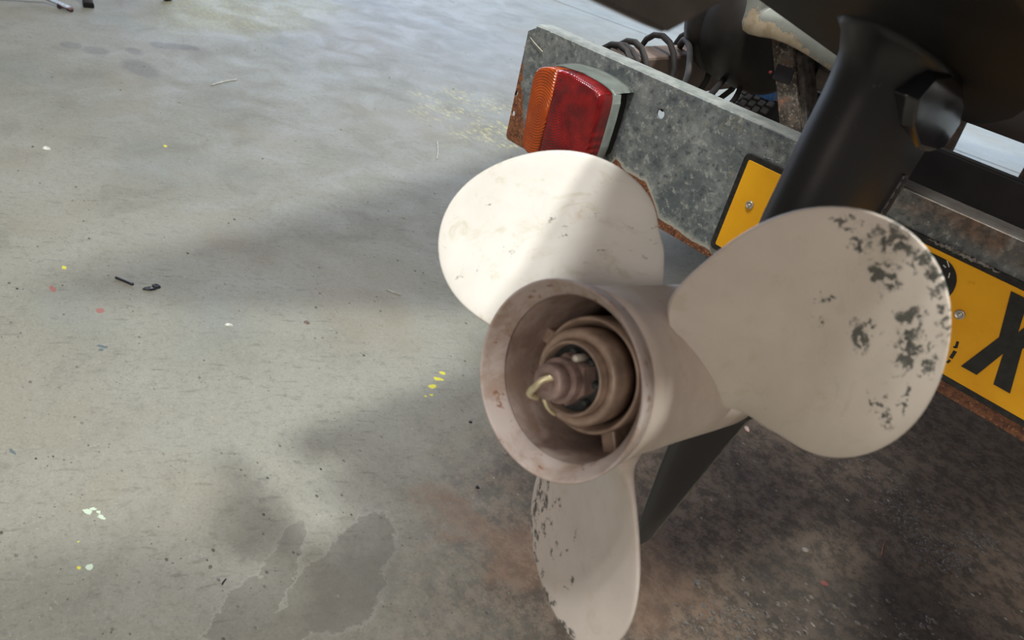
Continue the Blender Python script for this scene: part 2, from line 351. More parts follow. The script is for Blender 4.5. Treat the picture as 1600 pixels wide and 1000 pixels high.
def galv_mat():
    M = Mat('galvanised_steel', .5, .35, .5); g = M.n('ShaderNodeNewGeometry').outputs['Position']
    v = M.mapv(g, scale=(1, 1, 1))
    n1 = M.noise(v, 28, 5, .6, .8); n2 = M.noise(v, 110, 6, .7); vo = M.voro(M.vec('ADD', v, M.vec('MULTIPLY', M.noise(v, 60, 3, .6, col=True), (.02, .02, .02))), 130, 'Color')
    sep = M.n('ShaderNodeSeparateColor'); M.put(sep.inputs[0], vo)
    c = M.mix(M.ramp(n1, .3, .7), (.10, .117, .125), (.26, .278, .275))
    c = M.mix(M.math('MULTIPLY', sep.outputs[0], .45), c, (.085, .10, .105))
    c = M.mix(M.math('MULTIPLY', M.ramp(n2, .53, .64), .75), c, (.36, .375, .355))
    c = M.mix(M.math('MULTIPLY', M.ramp(n2, .46, .36), .75), c, (.055, .065, .07))
    c = M.mix(M.math('MULTIPLY', M.ramp(M.noise(v, 60, 6, .6, 1.5), .60, .66), .35), c, (.30, .28, .20))
    # rust where the zinc is gone: left end, bottom edge, and a bay behind the lamp
    sp = M.n('ShaderNodeSeparateXYZ'); M.put(sp.inputs[0], g); X, Z = sp.outputs[0], sp.outputs[2]
    wob = M.math('MULTIPLY', M.math('SUBTRACT', M.noise(v, 55, 5, .7), .5), .030)
    cr = M.n('ShaderNodeFloatCurve'); cu = cr.mapping.curves[0]
    # (x, height of the rust above the bottom edge)
    zb = H - .3345
    pts = [(-.70, .02), (-.66, .018), (-.60, .008), (-.52, .010), (onY(960, 262, YB).x, .05)]
    for px, py in ((977, 267), (1010, 284), (1021, 312), (1031, 340), (1060, 362), (1100, 386)):
        q = onY(px, py, YB); pts.append((q.x, max(.001, q.z - zb)))
    pts += [(-.30, .006), (-.12, .022), (.05, .020), (.3, .02)]
    x0, x1 = -.70, .30
    P2 = [((x - x0) / (x1 - x0), y / .15) for x, y in pts]; P2.sort()
    cu.points[0].location = P2[0]; cu.points[1].location = P2[-1]
    for p in P2[1:-1]: cu.points.new(*p)
    for p in cu.points: p.handle_type = 'VECTOR'
    cr.mapping.update()
    M.put(cr.inputs['Value'], M.math('DIVIDE', M.math('SUBTRACT', X, x0), x1 - x0))
    thr = M.math('ADD', M.math('MULTIPLY', cr.outputs[0], .15), zb)
    dz = M.math('SUBTRACT', M.math('ADD', thr, M.math('MULTIPLY', wob, .35)), Z)     # > 0 inside the rust
    left = M.math('SUBTRACT', M.math('ADD', M.math('MULTIPLY', M.ramp(Z, H - .21, H - .33), .034), M.math('ADD', wob, -.677 - .012)), X)
    rm = M.math('MAXIMUM', M.ramp(dz, -.0008, .0008), M.ramp(left, -.0015, .002))
    halo = M.math('MULTIPLY', M.ramp(dz, -.008, -.001), .75)
    c = M.mix(halo, c, (.42, .41, .36))
    rust = M.mix(M.ramp(n2, .35, .65), (.07, .022, .012), (.20, .075, .03))
    rust = M.mix(M.ramp(M.noise(v, 320, 4, .7), .56, .66), rust, (.36, .17, .075))
    c = M.mix(rm, c, rust)
    # rust wash on the far right of the top edge
    rr = M.math('MULTIPLY', M.ramp(X, -.26, -.12), M.ramp(Z, H - .210, H - .192))
    c = M.mix(M.math('MULTIPLY', rr, M.ramp(n1, .35, .6, .35, .95)), c, M.mix(M.ramp(n2, .4, .6), (.09, .065, .05), (.19, .12, .085)))
    M.color(c); M.put(M.b.inputs['Metallic'], M.math('MULTIPLY', M.math('SUBTRACT', 1, rm), .3))
    M.bump(M.math('ADD', M.math('ADD', n2, M.math('MULTIPLY', sep.outputs[0], .4)), M.math('MULTIPLY', rm, M.noise(v, 320, 4, .7))), .4, .001)
    return M.m
YB = .7113
m_galv = galv_mat()
m_rust = Mat('rusty_frame_steel', .75, .1, .3); v = m_rust.tc.outputs['Object']; n = m_rust.noise(v, 30, 6, .65)
c = m_rust.mix(m_rust.ramp(n, .35, .65), (.085, .062, .052), (.15, .11, .09)); c = m_rust.mix(m_rust.ramp(m_rust.noise(v, 120, 5, .7), .58, .66), c, (.26, .25, .23))
c = m_rust.mix(m_rust.ramp(m_rust.noise(v, 18, 5, .7), .58, .66), c, (.20, .07, .03)); m_rust.color(c).bump(n, .5, .002); m_rust = m_rust.m
m_rail = plain('brown_frame_paint', (.115, .082, .066), .6, .1, .25, 25, .3)
m_dkpaint = plain('flat_black_paint', (.012, .012, .014), .45, 0, .3, 30, .1)
m_rubber = plain('black_rubber', (.014, .012, .012), .8, 0, .3, 60, .3)
m_roller = plain('worn_black_roller', (.010, .008, .007), .5, 0, .5, 25, .3)
m_grey = plain('grey_plastic', (.19, .215, .20), .5, 0, .15, 60, .1)
m_chrome = plain('screw_metal', (.50, .47, .43), .35, .6, .3, 300, .3)
m_char = plain('gloss_black_lettering', (.012, .012, .012), .35, 0, .4, 120, .2)
m_border = plain('worn_black_border', (.014, .013, .012), .4, 0, .6, 200, .4)
m_yellow = Mat('yellow_plate', .42, 0, .4); v = m_yellow.tc.outputs['Object']; n = m_yellow.noise(v, 20, 5, .6)
c = m_yellow.mix(m_yellow.ramp(n, .35, .7), (.78, .36, .006), (.84, .41, .008)); c = m_yellow.mix(m_yellow.math('MULTIPLY', m_yellow.ramp(m_yellow.noise(v, 45, 5, .7), .62, .72), .35), c, (.45, .19, .01))
m_yellow.color(c); m_yellow = m_yellow.m

# ------------------------------------------------------------------ lighting board
ROT = Matrix(((1, 0, 0), (0, 0, -1), (0, 1, 0)))        # shape x -> X, shape y -> Z, thickness -> -Y
def wall(y): return Matrix.Translation((0, y, 0)) @ ROT.to_4x4()
def xz(px, py, y=YB): q = onY(px, py, y); return (q.x, q.z)
ZT, ZB = H - .1815, H - .3345
board = empty('lighting_board', (-.1, YB, ZB), 'galvanised steel trailer board with rusty edges, carrying the tail lamp and yellow plate', 'trailer board')
out = [(-.688, ZB + .004), (-.684, ZB), (.62, ZB), (.62, ZT), (-.655, ZT), (-.672, ZT - .0005), (-.688, ZT - .010)]
hx, hz = xz(1033, 178); h1 = xz(808, 146); h2 = xz(803, 177)
flat('face_sheet', [out, circle(hx, hz, .0052), circle(h1[0], h1[1], .0030, 14, .75, 1.25, -.2), circle(h2[0], h2[1], .0036, 14, .9, 1.0, .4)], .003, m_galv, board, wall(YB), .0006)
bm = bmesh.new()                                        # folded top flange with a rounded corner
prof = [(YB - .0012, ZT - .004), (YB - .0005, ZT - .0008), (YB + .003, ZT + .0012), (YB + .008, ZT + .002), (YB + .030, ZT + .001), (YB + .030, ZT - .003), (YB + .006, ZT - .002), (YB + .002, ZT - .004)]
ra = [bm.verts.new((-.676, y, z)) for y, z in prof]; rb = [bm.verts.new((.62, y, z)) for y, z in prof]
for i in range(len(prof)): j = (i + 1) % len(prof); bm.faces.new((ra[i], ra[j], rb[j], rb[i]))
bm.faces.new(ra); bm.faces.new(rb[::-1])
fm = Mat('flange_zinc', .5, .3, .4); v = fm.tc.outputs['Object']; n = fm.noise(v, 60, 6, .65)
c = fm.mix(fm.ramp(n, .35, .65), (.16, .175, .17), (.26, .275, .26)); sx = fm.n('ShaderNodeSeparateXYZ'); fm.put(sx.inputs[0], fm.n('ShaderNodeNewGeometry').outputs['Position'])
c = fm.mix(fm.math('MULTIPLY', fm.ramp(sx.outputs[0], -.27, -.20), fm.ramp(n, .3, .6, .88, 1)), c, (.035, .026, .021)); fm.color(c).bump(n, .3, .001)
frombm('top_flange', bm, fm.m, board, False)
# dried straw stuck on the corner
bm = bmesh.new(); tube(bm, smoothpath([onY(828, 58, YB - .004), onY(838, 70, YB - .004), onY(848, 81, YB - .005)], 5), .0005, 5)
frombm('straw', bm, plain('dry_straw', (.62, .55, .42), .7), board)

# tail lamp -------------------------------------------------------
def prism_px(pts, y0, y1, bev, seg=3):
    bm = bmesh.new()
    a = [bm.verts.new((x, y0, z)) for x, z in pts]; b = [bm.verts.new((x, y1, z)) for x, z in pts]
    n = len(pts)
    for i in range(n): bm.faces.new((a[i], a[(i + 1) % n], b[(i + 1) % n], b[i]))
    fa = bm.faces.new(a); fb = bm.faces.new(b[::-1])
    bmesh.ops.recalc_face_normals(bm, faces=bm.faces)
    if bev:
        es = [e for e in bm.edges if all(abs(v.co.y - y0) < 1e-7 for v in e.verts)]
        bmesh.ops.bevel(bm, geom=es, offset=bev, segments=seg, affect='EDGES', profile=.5)
    return bm
YL = .652; YM = .675                                     # lens front, lens back
lens = [(845, 105), (858, 105.5), (888, 115), (915, 130), (930, 141), (936, 150), (935, 165), (929, 190), (917, 232), (909, 252), (898, 258), (870, 256), (838, 249), (824, 241), (817, 232), (815, 222), (822, 175), (831, 125), (837, 110)]
LP = [xz(px, py, YL) for px, py in lens]
xm = (xz(871, 111, YL)[0] + xz(838, 240, YL)[0]) / 2
cx_, cz_ = sum(p[0] for p in LP) / len(LP), sum(p[1] for p in LP) / len(LP)
def domed(pts):
    cx = sum(p[0] for p in pts) / len(pts); cz = sum(p[1] for p in pts) / len(pts); bm = bmesh.new(); rings = []
    hx = max(abs(p[0] - cx) for p in pts); hz = max(abs(p[1] - cz) for p in pts)
    for y, d in ((YM, 0), (YL + .0045, 0), (YL + .0022, .0005), (YL + .0008, .0018), (YL + .0001, .0040), (YL - .0004, .010)):
        rings.append([bm.verts.new((cx + (x - cx) * (1 - d / hx), y, cz + (z - cz) * (1 - d / hz))) for x, z in pts])
    n = len(pts)
    for A, B in zip(rings, rings[1:]):
        for i in range(n): bm.faces.new((A[i], A[(i + 1) % n], B[(i + 1) % n], B[i]))
    c = bm.verts.new((cx, YL - .0006, cz)); bm.faces.new(rings[0])
    for i in range(n): bm.faces.new((rings[-1][i], rings[-1][(i + 1) % n], c))
    return bm
def clip(P, keep_left, x):
    out = []; n = len(P)
    ins = (lambda p: p[0] <= x) if keep_left else (lambda p: p[0] >= x)
    for i in range(n):
        a, b = P[i], P[(i + 1) % n]
        if ins(a): out.append(a)
        if ins(a) != ins(b):
            t = (x - a[0]) / (b[0] - a[0]); out.append((x, a[1] + t * (b[1] - a[1])))
    return out
def smooth_loop(P, n=5):
    q = [Vector((x, z, 0)) for x, z in P]; q = q[-3:] + q + q[:4]; t = smoothpath(q, n)
    t = t[3 * n: (3 + len(P)) * n]; return [(v.x, v.y) for v in t]
def lens_mat(name, a, b, ringc):
    M = Mat(name, .14, 0, .6); g = M.n('ShaderNodeNewGeometry').outputs['Position']
    q = M.vec('MULTIPLY', M.vec('SUBTRACT', g, (ringc[0], 0, ringc[1])), (1, 0, .75)); r = M.vec('LENGTH', q)
    w = M.math('SINE', M.math('MULTIPLY', r, 2600))
    n = M.noise(g, 40, 4)
    c = M.mix(M.ramp(n, .35, .65), a, b); c = M.mix(M.math('MULTIPLY', M.ramp(w, -.2, .9), .35), c, tuple(k * .35 for k in a))
    M.color(c); M.bump(w, .35, .0008); M.put(M.b.inputs['Transmission Weight'], .25); M.rough(M.ramp(n, .3, .7, .12, .3)); return M.m
m_amber = lens_mat('amber_lens', (.52, .085, .004), (.38, .055, .003), (xz(842, 172, YL)))
m_red = lens_mat('red_lens', (.15, .003, .005), (.34, .006, .008), (xz(870, 150, YL)))
hp = [(cx_ + (x - cx_) * 1.02, cz_ + (z - cz_) * 1.02) for x, z in LP]
lamp = frombm('tail_lamp', prism_px([(x + .001, z) for x, z in hp], YM, YM + .013, .003), m_grey, board, False); lamp['label'] = 'amber and red tail lamp in a pale grey plastic case'
frombm('amber_lens', domed(clip(smooth_loop(LP), True, xm)), m_amber, lamp, True)
frombm('red_lens', domed(clip(smooth_loop(LP), False, xm)), m_red, lamp, True)
# sloping grey hood over the top and right of the lens
hd = [(870, 104), (900, 113), (925, 125), (950, 142), (957, 152), (955, 164), (936, 152), (915, 134), (888, 118)]
hx0, hx1 = min(p[0] for p in LP), max(p[0] for p in LP); hz1 = max(p[1] for p in LP)
bm = bmesh.new()
rim_f = [p for p in LP[1:9]]
rings = []
for k in range(6):
    t = k / 5; y = YM + (YB - .002 - YM) * t; s = 1.02 + .05 * sin(t * pi / 2)
    rings.append([bm.verts.new((cx_ + (x - cx_) * s, y, cz_ + (z - cz_) * s)) for x, z in LP[0:6]])
for Aq, Bq in zip(rings, rings[1:]):
    for i in range(len(Aq) - 1): bm.faces.new((Aq[i], Aq[i + 1], Bq[i + 1], Bq[i]))
bmesh.ops.solidify(bm, geom=bm.faces[:], thickness=.002)
frombm('hood', bm, m_grey, lamp, True)
sm_ = [(cx_ + (x - cx_) * .88, cz_ + (z - cz_) * .94) for x, z in LP]
frombm('inner_case', prism_px(sm_, YM + .012, YB - .0015, 0), m_rubber, lamp)
sc_ = onY(877, 126, YL)
bm = bmesh.new(); lathe(bm, [(-.0004, .0021), (.001, .0020), (.001, .0001)], Vector((sc_.x, YL, sc_.z)), Vector((0, 1, 0)), Vector((1, 0, 0)), Vector((0, 0, 1)), 14)
frombm('screw_hole', bm, m_dkpaint, lamp)
sx_, sz_ = xz(906, 112, YL)
for col, pts, r in ((m_rubber, [(940, 165), (946, 180), (940, 205), (930, 222), (926, 240)], .0016), (plain('dark_red_wire', (.30, .03, .04), .5), [(946, 168), (948, 180), (941, 190), (938, 205)], .0009),
                  (plain('pale_wire', (.55, .50, .42), .5), [(931, 202), (936, 199), (940, 201), (934, 212), (930, 228), (924, 236)], .0007), (plain('brown_wire', (.20, .10, .07), .5), [(936, 190), (930, 205), (932, 215), (922, 232), (919, 242)], .0009)):
    bm = bmesh.new(); tube(bm, smoothpath([onY(px, py, YB - .010 - .004 * (i % 2)) for i, (px, py) in enumerate(pts)], 6), r, 6)
    frombm('wire', bm, col, lamp, True)
bm = bmesh.new(); q0 = onY(942, 205, YB - .004)
bbox(bm, (q0.x - .008, YB - .006, q0.z - .003), (.016, .008, .085), bev=.002)
frombm('terminal_block', bm, m_dkpaint, lamp)

# number plate ----------------------------------------------------
px0, pz1 = xz(1170, 236); pz0 = pz1 - .111; px1 = px0 + .52; YP = YB - .0035
plate = flat('number_plate', [rrect(px0, pz0, px1, pz1, .007)], .0025, m_border, board, wall(YP), .0005)
plate['label'] = 'yellow registration plate with black border and black characters'
bw = .0062
face = flat('plate_face', [rrect(px0 + bw, pz0 + bw, px1 - bw, pz1 - bw, .002)], .0012, m_yellow, plate, wall(YP - .0014), .0003)
def stroke(a, b, w):
    a, b = Vector(a), Vector(b); d = (b - a).normalized(); n = Vector((-d.y, d.x)) * w / 2; return [tuple(a + n), tuple(a - n), tuple(b - n), tuple(b + n)]
def chars(name, loops, yo=.0024): return flat(name, loops, .0010, m_char, plate, wall(YP - yo), .0001)
cz = (pz0 + pz1) / 2 + .0055; ch = .079; z0 = cz - ch / 2; z1 = cz + ch / 2
xl = xz(1507, 575)[0] - .0025; cwid = .0425
# X, built from two crossing bars cut off level
def bar(x0, x1, w=.0155): return [(x0, z0), (x0 + w, z0), (x1 + w, z1), (x1, z1)]
xw = .0140
chars('character_x', [[(xl, z0), (xl + xw, z0), (xl + cwid / 2, z0 + ch * .36), (xl + cwid - xw, z0), (xl + cwid, z0), (xl + cwid / 2 + .0095, z0 + ch * .5), (xl + cwid, z1), (xl + cwid - xw, z1), (xl + cwid / 2, z1 - ch * .36), (xl + xw, z1), (xl, z1), (xl + cwid / 2 - .0095, z0 + ch * .5)]])
# the letter half hidden by the blade: a P
xr = xz(1492, 425)[0] + .008; xp = xr - .050; sw = .014
bowl = [(xp + .03 + .02 * cos(a), z1 - .0225 + .0225 * sin(a)) for a in [pi / 2 - pi * i / 14 for i in range(15)]]
hole = [(xp + .028 + .0085 * cos(a), z1 - .0225 + .0095 * sin(a)) for a in [pi / 2 - pi * i / 10 for i in range(11)]]
chars('character_p', [[(xp, z0), (xp, z1)] + bowl + [(xp + sw, z1 - .045), (xp + sw, z0)], [(xp + sw, z1 - .013)] + hole + [(xp + sw, z1 - .032)]])
ms = plain('white_scuff', (.5, .5, .48), .6)
for (a, b, c_) in (((1484, 405), (1487, 415), 1), ((1478, 412), (1482, 416), 1), ((1488, 424), (1486, 432), 1)):
    flat('scuff', [stroke(xz(*a), xz(*b), .0009)], .0004, ms, plate, wall(YP - .0031))
for a, b, w in (((1500, 531), (1497, 541), .0022), ((1497, 541), (1493, 539), .0015), ((1496, 546), (1489, 557), .0030), ((1488, 560), (1483, 564), .0022), ((1489, 433), (1494, 428), .003), ((1483, 444), (1489, 435), .004)):
    flat('tar_fleck', [stroke(xz(*a), xz(*b), w)], .0005, m_char, plate, wall(YP - .0022))
for p in ((1176, 319), (1503, 489)):
    x_, z_ = xz(*p); bm = bmesh.new()
    lathe(bm, [(0, .0045), (-.0016, .0043), (-.0024, .0034), (-.0016, .0030), (-.0014, .0016), (-.0030, .0012), (-.0030, .0001)], Vector((x_, YP - .0019, z_)), Vector((0, 1, 0)), Vector((1, 0, 0)), Vector((0, 0, 1)), 20)
    frombm('rivet', bm, m_chrome, plate, True)
for i, (px, py, s) in enumerate(((1197, 243, .0012), (1203, 246, .0018), (1209, 248, .0012), (1216, 252, .0014), (1452, 345, .0012), (1535, 602, .0014), (1541, 605, .0012))):
    x_, z_ = xz(px, py if px > 1300 else py); flat('paint_fleck', [stroke((x_, z_), (x_ + s * 1.4, z_ + .0004), .0007)], .0004, ms, plate, wall(YP - .0016))
# lumpy grey sealant along the upper edge of the plate
bm = bmesh.new(); top = []
N_ = 40; a_, b_ = xz(1455, 368), xz(1568, 420); rnd = random.Random(3)
pts = [];
for i in range(N_ + 1):
    t = i / N_; pts.append(Vector((a_[0] + (b_[0] - a_[0]) * t, YP - .0012, pz1 - .001 + .001 * rnd.uniform(-1, 1))))
tube(bm, pts, [.0004 + .0014 * sin(pi * min(1, i / N_ * 1.02)) ** .6 * rnd.uniform(.65, 1.15) for i in range(N_ + 1)], 7)
frombm('sealant_bead', bm, plain('dirty_sealant', (.17, .16, .145), .8, 0, .6, 200, .6), plate, False)

# ------------------------------------------------------------------ outboard motor
PC = Vector((-.1588, .2285, H - .2003))                 # centre of the hub's rear rim
w = Vector((0, .973, -.23)).normalized(); u = Vector((1, 0, 0)); vv = u.cross(w)
def E(ax, up, x=0.0): return PC + w * ax + vv * up + u * x
motor = empty('outboard_motor', tuple(E(.2, -.17)), 'black tilted outboard motor lower unit with a white three bladed propeller', 'outboard motor')

bm = bmesh.new()                                        # hub: shell
outer = [(.0105, .0412), (.004, .0440), (.0012, .0462), (0, .0468), (.0008, .0476), (.004, .0475), (.012, .0462), (.025, .0445), (.045, .0437), (.09, .0437), (.125, .0443), (.150, .0445), (.150, .040), (.100, .0385), (.06, .0385), (.0105, .0395)]
lathe(bm, outer[6:13] + [(.150, .0425), (.012, .0425)], PC, w, u, vv, 96, close=True)
hub = frombm('propeller', bm, m_hub, motor, True, origin=tuple(PC)); hub['label'] = 'white painted three bladed propeller, chipped, with a rusty stained hub'
bm = bmesh.new(); lathe(bm, [(.013, .0458), (.004, .0473), (.0008, .0476), (0, .0468), (.0012, .0462), (.0035, .0448), (.0085, .0425), (.0105, .0402), (.0118, .0400), (.0125, .0424)], PC, w, u, vv, 96, close=True)
frombm('rim', bm, m_rim, hub, True)
bm = bmesh.new(); lathe(bm, [(.0105, .0405), (.013, .0402), (.02, .0398), (.06, .0385), (.11, .0385), (.11, .0410), (.0125, .0425)], PC, w, u, vv, 72, close=True)
frombm('bore', bm, m_inner, hub, True)
bm = bmesh.new(); lathe(bm, [(.028, .0270), (.0265, .0282), (.028, .0292), (.034, .0292), (.05, .0285), (.11, .0285), (.11, .02), (.034, .0240)], PC, w, u, vv, 72, close=True)
frombm('inner_sleeve', bm, m_ring, hub, True)
bm = bmesh.new(); lathe(bm, [(.0175, .0185), (.0160, .0200), (.0160, .0222), (.0180, .0238), (.024, .0240), (.034, .0236), (.034, .016), (.02, .0178)], PC, w, u, vv, 72, close=True)
frombm('bushing_ring', bm, m_ring, hub, True)
bm = bmesh.new(); lathe(bm, [(.0125, .0166), (.0115, .0174), (.0125, .0182), (.0200, .0184), (.03, .0184), (.03, .0150), (.018, .0160)], PC, w, u, vv, 72, close=True)
frombm('thrust_washer', bm, m_ring, hub, True)
bm = bmesh.new(); lathe(bm, [(.0195, .0001), (.0195, .006), (.0175, .0100), (.0190, .0140), (.0170, .0164), (.03, .0164)], PC, w, u, vv, 48)
for k in range(7):
    a = 2 * pi * k / 7 + .3; bbox(bm, tuple(E(.017, .0125 * sin(a), .0125 * cos(a))), (.004, .004, .003), bev=.0008)
frombm('rubber_core', bm, m_recess, hub, True)
bm = bmesh.new()                                        # castellated nut
nv = []
def hexring(ax, r, n=6, ph=.2): return [bm.verts.new(E(ax, r * sin(ph + 2 * pi * k / n), r * cos(ph + 2 * pi * k / n))) for k in range(n)]
lathe(bm, [(.018, .0125), (.009, .0125), (.008, .0118)], PC, w, u, vv, 6)
lathe(bm, [(.010, .0108), (.003, .0108), (.002, .0100)], PC, w, u, vv, 28)
frombm('castle_nut', bm, m_nut, hub, False)
bm = bmesh.new(); lathe(bm, [(.004, .0086), (-.004, .0086), (-.0055, .0074), (-.0055, .0045), (-.0040, .0038), (-.0040, .0001)], PC, w, u, vv, 28)
frombm('shaft_end', bm, m_nut, hub, True)
bm = bmesh.new()                                        # bent cotter pin
tube(bm, smoothpath([E(-.0010, .0050, .003), E(-.0062, .0012, -.0012), E(-.0078, -.0035, -.0028), E(-.0072, -.0090, -.0046), E(-.0020, -.0108, -.0030)], 5), .0017, 8)
tube(bm, smoothpath([E(.0030, -.0115, -.003), E(.005, -.0155, .0005), E(.009, -.0180, .003)], 5), .0011, 8)
frombm('cotter_pin', bm, m_pin, hub, True)
bm = bmesh.new(); lathe(bm, [(.018, .0020), (.0075, .0018), (.0065, .0012), (.0065, .0001)], E(0, .0125, .0008), w, u, vv, 14)
frombm('stud', bm, plain('pale_stud', (.62, .60, .52), .4, .2), hub, True)
for a in (radians(62), radians(-52), radians(182)):     # webs between sleeve and shell
    bm = bmesh.new(); c0 = E(.075, .0338 * sin(a), .0338 * cos(a))
    rot = Matrix((u * cos(a) + vv * sin(a), -u * sin(a) + vv * cos(a), w)).transposed()
    bbox(bm, tuple(c0), (.0130, .0085, .075), rot, .0012)
    frombm('web', bm, m_ring, hub, False)
bm = bmesh.new(); lathe(bm, [(.095, .0395), (.1, .0395), (.1, .0001)], PC, w, u, vv, 32)
frombm('thrust_hub', bm, m_dkpaint, hub)

# blades: one outline in the developed plane, laid on a pitched and raked helicoid
TH0, ZB0, PITCH, RAKE = .9056, .0645, -.0510, -.1175
YC, XC, A0 = .0862, -.0366, .0548
FO = [(.0126, .0196), (-.0003, -.0028), (-.0019, .0028), (-.0026, -.0001), (.0003, -.0001)]
def rho(al): return A0 + sum(a * cos((i + 1) * al) + b * sin((i + 1) * al) for i, (a, b) in enumerate(FO))
def bpos(x, y, i):
    r = max(y, .0418); ph = x / r; t = TH0 + ph + i * 2 * pi / 3
    return PC + w * (ZB0 + PITCH * ph + RAKE * (r - .045)) + (u * cos(t) + vv * sin(t)) * r
def bnrm(x, y, i):
    e = .0005; a = bpos(x + e, max(y, .043), i) - bpos(x - e, max(y, .043), i); b = bpos(x, max(y, .043) + e, i) - bpos(x, max(y, .043) - e, i)
    return a.cross(b).normalized()
def make_blade(i, mat):
    bm = bmesh.new(); NA, NR = 112, 30; uvs = {}
    sides = []
    for sg in (1, -1):
        g = []
        for k in range(1, NR + 1):
            s = 1 - (1 - k / NR) ** 1.6; row = []
            for a in range(NA):
                al = 2 * pi * a / NA
                if k == NR and sg == -1: row.append(sides[0][-1][a]); continue
                x = XC + s * rho(al) * sin(al); y = YC + s * rho(al) * cos(al)
                th = (.0034 * (1 - .55 * min(1, max(0, (y - .045) / .11)))) * sqrt(max(0, 1 - s ** 5)) + .0006 * (1 if k < NR else 0)
                th += .007 * exp(-max(0, y - .0435) / .0045) * (1 if k < NR else .2)
                p = bpos(x, y, i) + bnrm(x, y, i) * th * sg * (0 if k == NR else 1)
                vt = bm.verts.new(p); uvs[vt] = (x, y); row.append(vt)
            g.append(row)
        th = .0030; c0 = bm.verts.new(bpos(XC, YC, i) + bnrm(XC, YC, i) * th * sg); uvs[c0] = (XC, YC)
        sides.append(g)
        for a in range(NA):
            b = (a + 1) % NA; f = (c0, g[0][a], g[0][b]); bm.faces.new(f if sg == 1 else f[::-1])
            for k in range(NR - 1):
                f = (g[k][a], g[k + 1][a], g[k + 1][b], g[k][b]); bm.faces.new(f if sg == 1 else f[::-1])
    ul = bm.loops.layers.uv.new('UVMap')
    for f in bm.faces:
        for l in f.loops: l[ul].uv = uvs[l.vert]
    return frombm('blade', bm, mat, hub, True)
chB = [(.009, .142, .006, .004, 0), (.006, .147, .006, .003, 0), (.011, .133, .004, .003, 0), (-.004, .136, .006, .004, .6), (.0, .133, .003, .003, 0), (-.003, .150, .005, .003, 0), (-.012, .152, .006, .003, 0),
       (-.022, .117, .006, .004, .4), (-.020, .121, .003, .003, 0), (-.021, .137, .003, .004, 0), (-.027, .137, .006, .004, .3), (-.034, .134, .005, .005, .3), (-.038, .131, .004, .003, 0), (-.056, .120, .010, .0016, -.35), (-.055, .130, .007, .0014, .2), (.022, .133, .003, .0015, 0), (-.025, .149, .010, .0018, 0), (-.040, .142, .008, .0015, .3), (-.002, .110, .0016, .0012, 0), (-.010, .104, .0012, .0012, 0), (.022, .138, .003, .0012, 0)]
chC = [(-.068, .113, .005, .003, 0), (-.067, .122, .004, .003, 0), (-.069, .130, .004, .003, 0), (-.058, .112, .004, .0035, .5), (-.048, .117, .003, .002, 0), (-.061, .130, .005, .0035, 0), (-.053, .122, .0028, .002, 0), (-.056, .140, .004, .0018, 0), (-.036, .149, .010, .0018, -.3), (-.020, .153, .012, .002, -.1), (-.012, .152, .006, .002, 0), (-.016, .125, .002, .0015, 0), (-.020, .132, .002, .0014, 0), (-.030, .120, .0015, .0012, 0)] + [(random.uniform(-.066, -.02), random.uniform(.10, .150), random.uniform(.0008, .002), random.uniform(.0007, .0014), random.uniform(0, 3)) for _ in range(16)]
chA = [(-.002, .098, .0012, .001, 0), (-.030, .100, .0014, .001, 0)] + [(random.uniform(-.07, .03), random.uniform(.06, .14), random.uniform(.0006, .0012), random.uniform(.0005, .001), random.uniform(0, 3)) for _ in range(14)]
mB = paint_mat('blade_paint_chipped', chB, (.60, .54, .475)); mC = paint_mat('blade_paint_pitted', chC, (.62, .56, .51)); mA = paint_mat('blade_paint_speckled', chA, (.72, .70, .655), stain=.6)
for i, m_ in ((0, mB), (1, mA), (2, mC)):
    b = make_blade(i, m_)
    if i == 0: b['label'] = 'right blade with dark chipped patches towards its tip'
    if i == 1: b['label'] = 'upper left blade, brightly lit and least chipped'
    if i == 2: b['label'] = 'lower blade with small black pits along its left edge'

# gearcase, skeg, leg, plate
bm = bmesh.new()
lathe(bm, [(.1515, .020), (.1515, .0400), (.153, .0435), (.165, .0450), (.20, .0455), (.25, .0430), (.29, .0370), (.32, .0270), (.338, .0150), (.345, .0001)], PC, w, u, vv, 48)
frombm('gearcase', bm, m_leg, motor, True)
def foil(bm, secs, n=24):
    """secs: (up, ax of trailing edge, ax of leading edge, half thickness)"""
    rings = []
    for up, te, le, h in secs:
        ring = []
        for k in range(n):
            t = 2 * pi * k / n; cx = (te + le) / 2; L = (le - te) / 2
            f = cos(t); ax = cx + L * f
            q = (f + 1) / 2                              # 0 at the trailing edge, 1 at the leading edge
            hh = h * (sin(pi * q ** .62) ** .75 if 0 < q < 1 else 0) * (1 if sin(t) >= 0 else -1)
            if q <= 0.001: hh = 0
            ring.append(bm.verts.new(E(ax, up, hh)))
        rings.append(ring)
    for Aq, Bq in zip(rings, rings[1:]):
        for k in range(n): bm.faces.new((Aq[k], Aq[(k + 1) % n], Bq[(k + 1) % n], Bq[k]))
    bm.faces.new(rings[0]); bm.faces.new(rings[-1])
bm = bmesh.new(); foil(bm, [(-.035, .150, .33, .012), (-.06, .17, .318, .0055), (-.10, .182, .292, .0045), (-.15, .200, .262, .0038), (-.178, .214, .246, .003), (-.182, .222, .240, .001)])
bmesh.ops.remove_doubles(bm, verts=bm.verts, dist=1e-6)
sk = Mat('skeg_paint', .4, 0, .5); v = sk.n('ShaderNodeNewGeometry').outputs['Position']
ax_ = sk.vec('DOT_PRODUCT', sk.vec('SUBTRACT', v, tuple(PC)), tuple(w)); up_ = sk.vec('DOT_PRODUCT', sk.vec('SUBTRACT', v, tuple(PC)), tuple(vv))
edge = sk.math('ADD', sk.math('SUBTRACT', ax_, .318), sk.math('MULTIPLY', sk.math('ADD', up_, .06), -.62))
k = sk.ramp(sk.math('ADD', edge, sk.math('MULTIPLY', sk.noise(v, 160, 5, .7), .02)), -.004, .006)
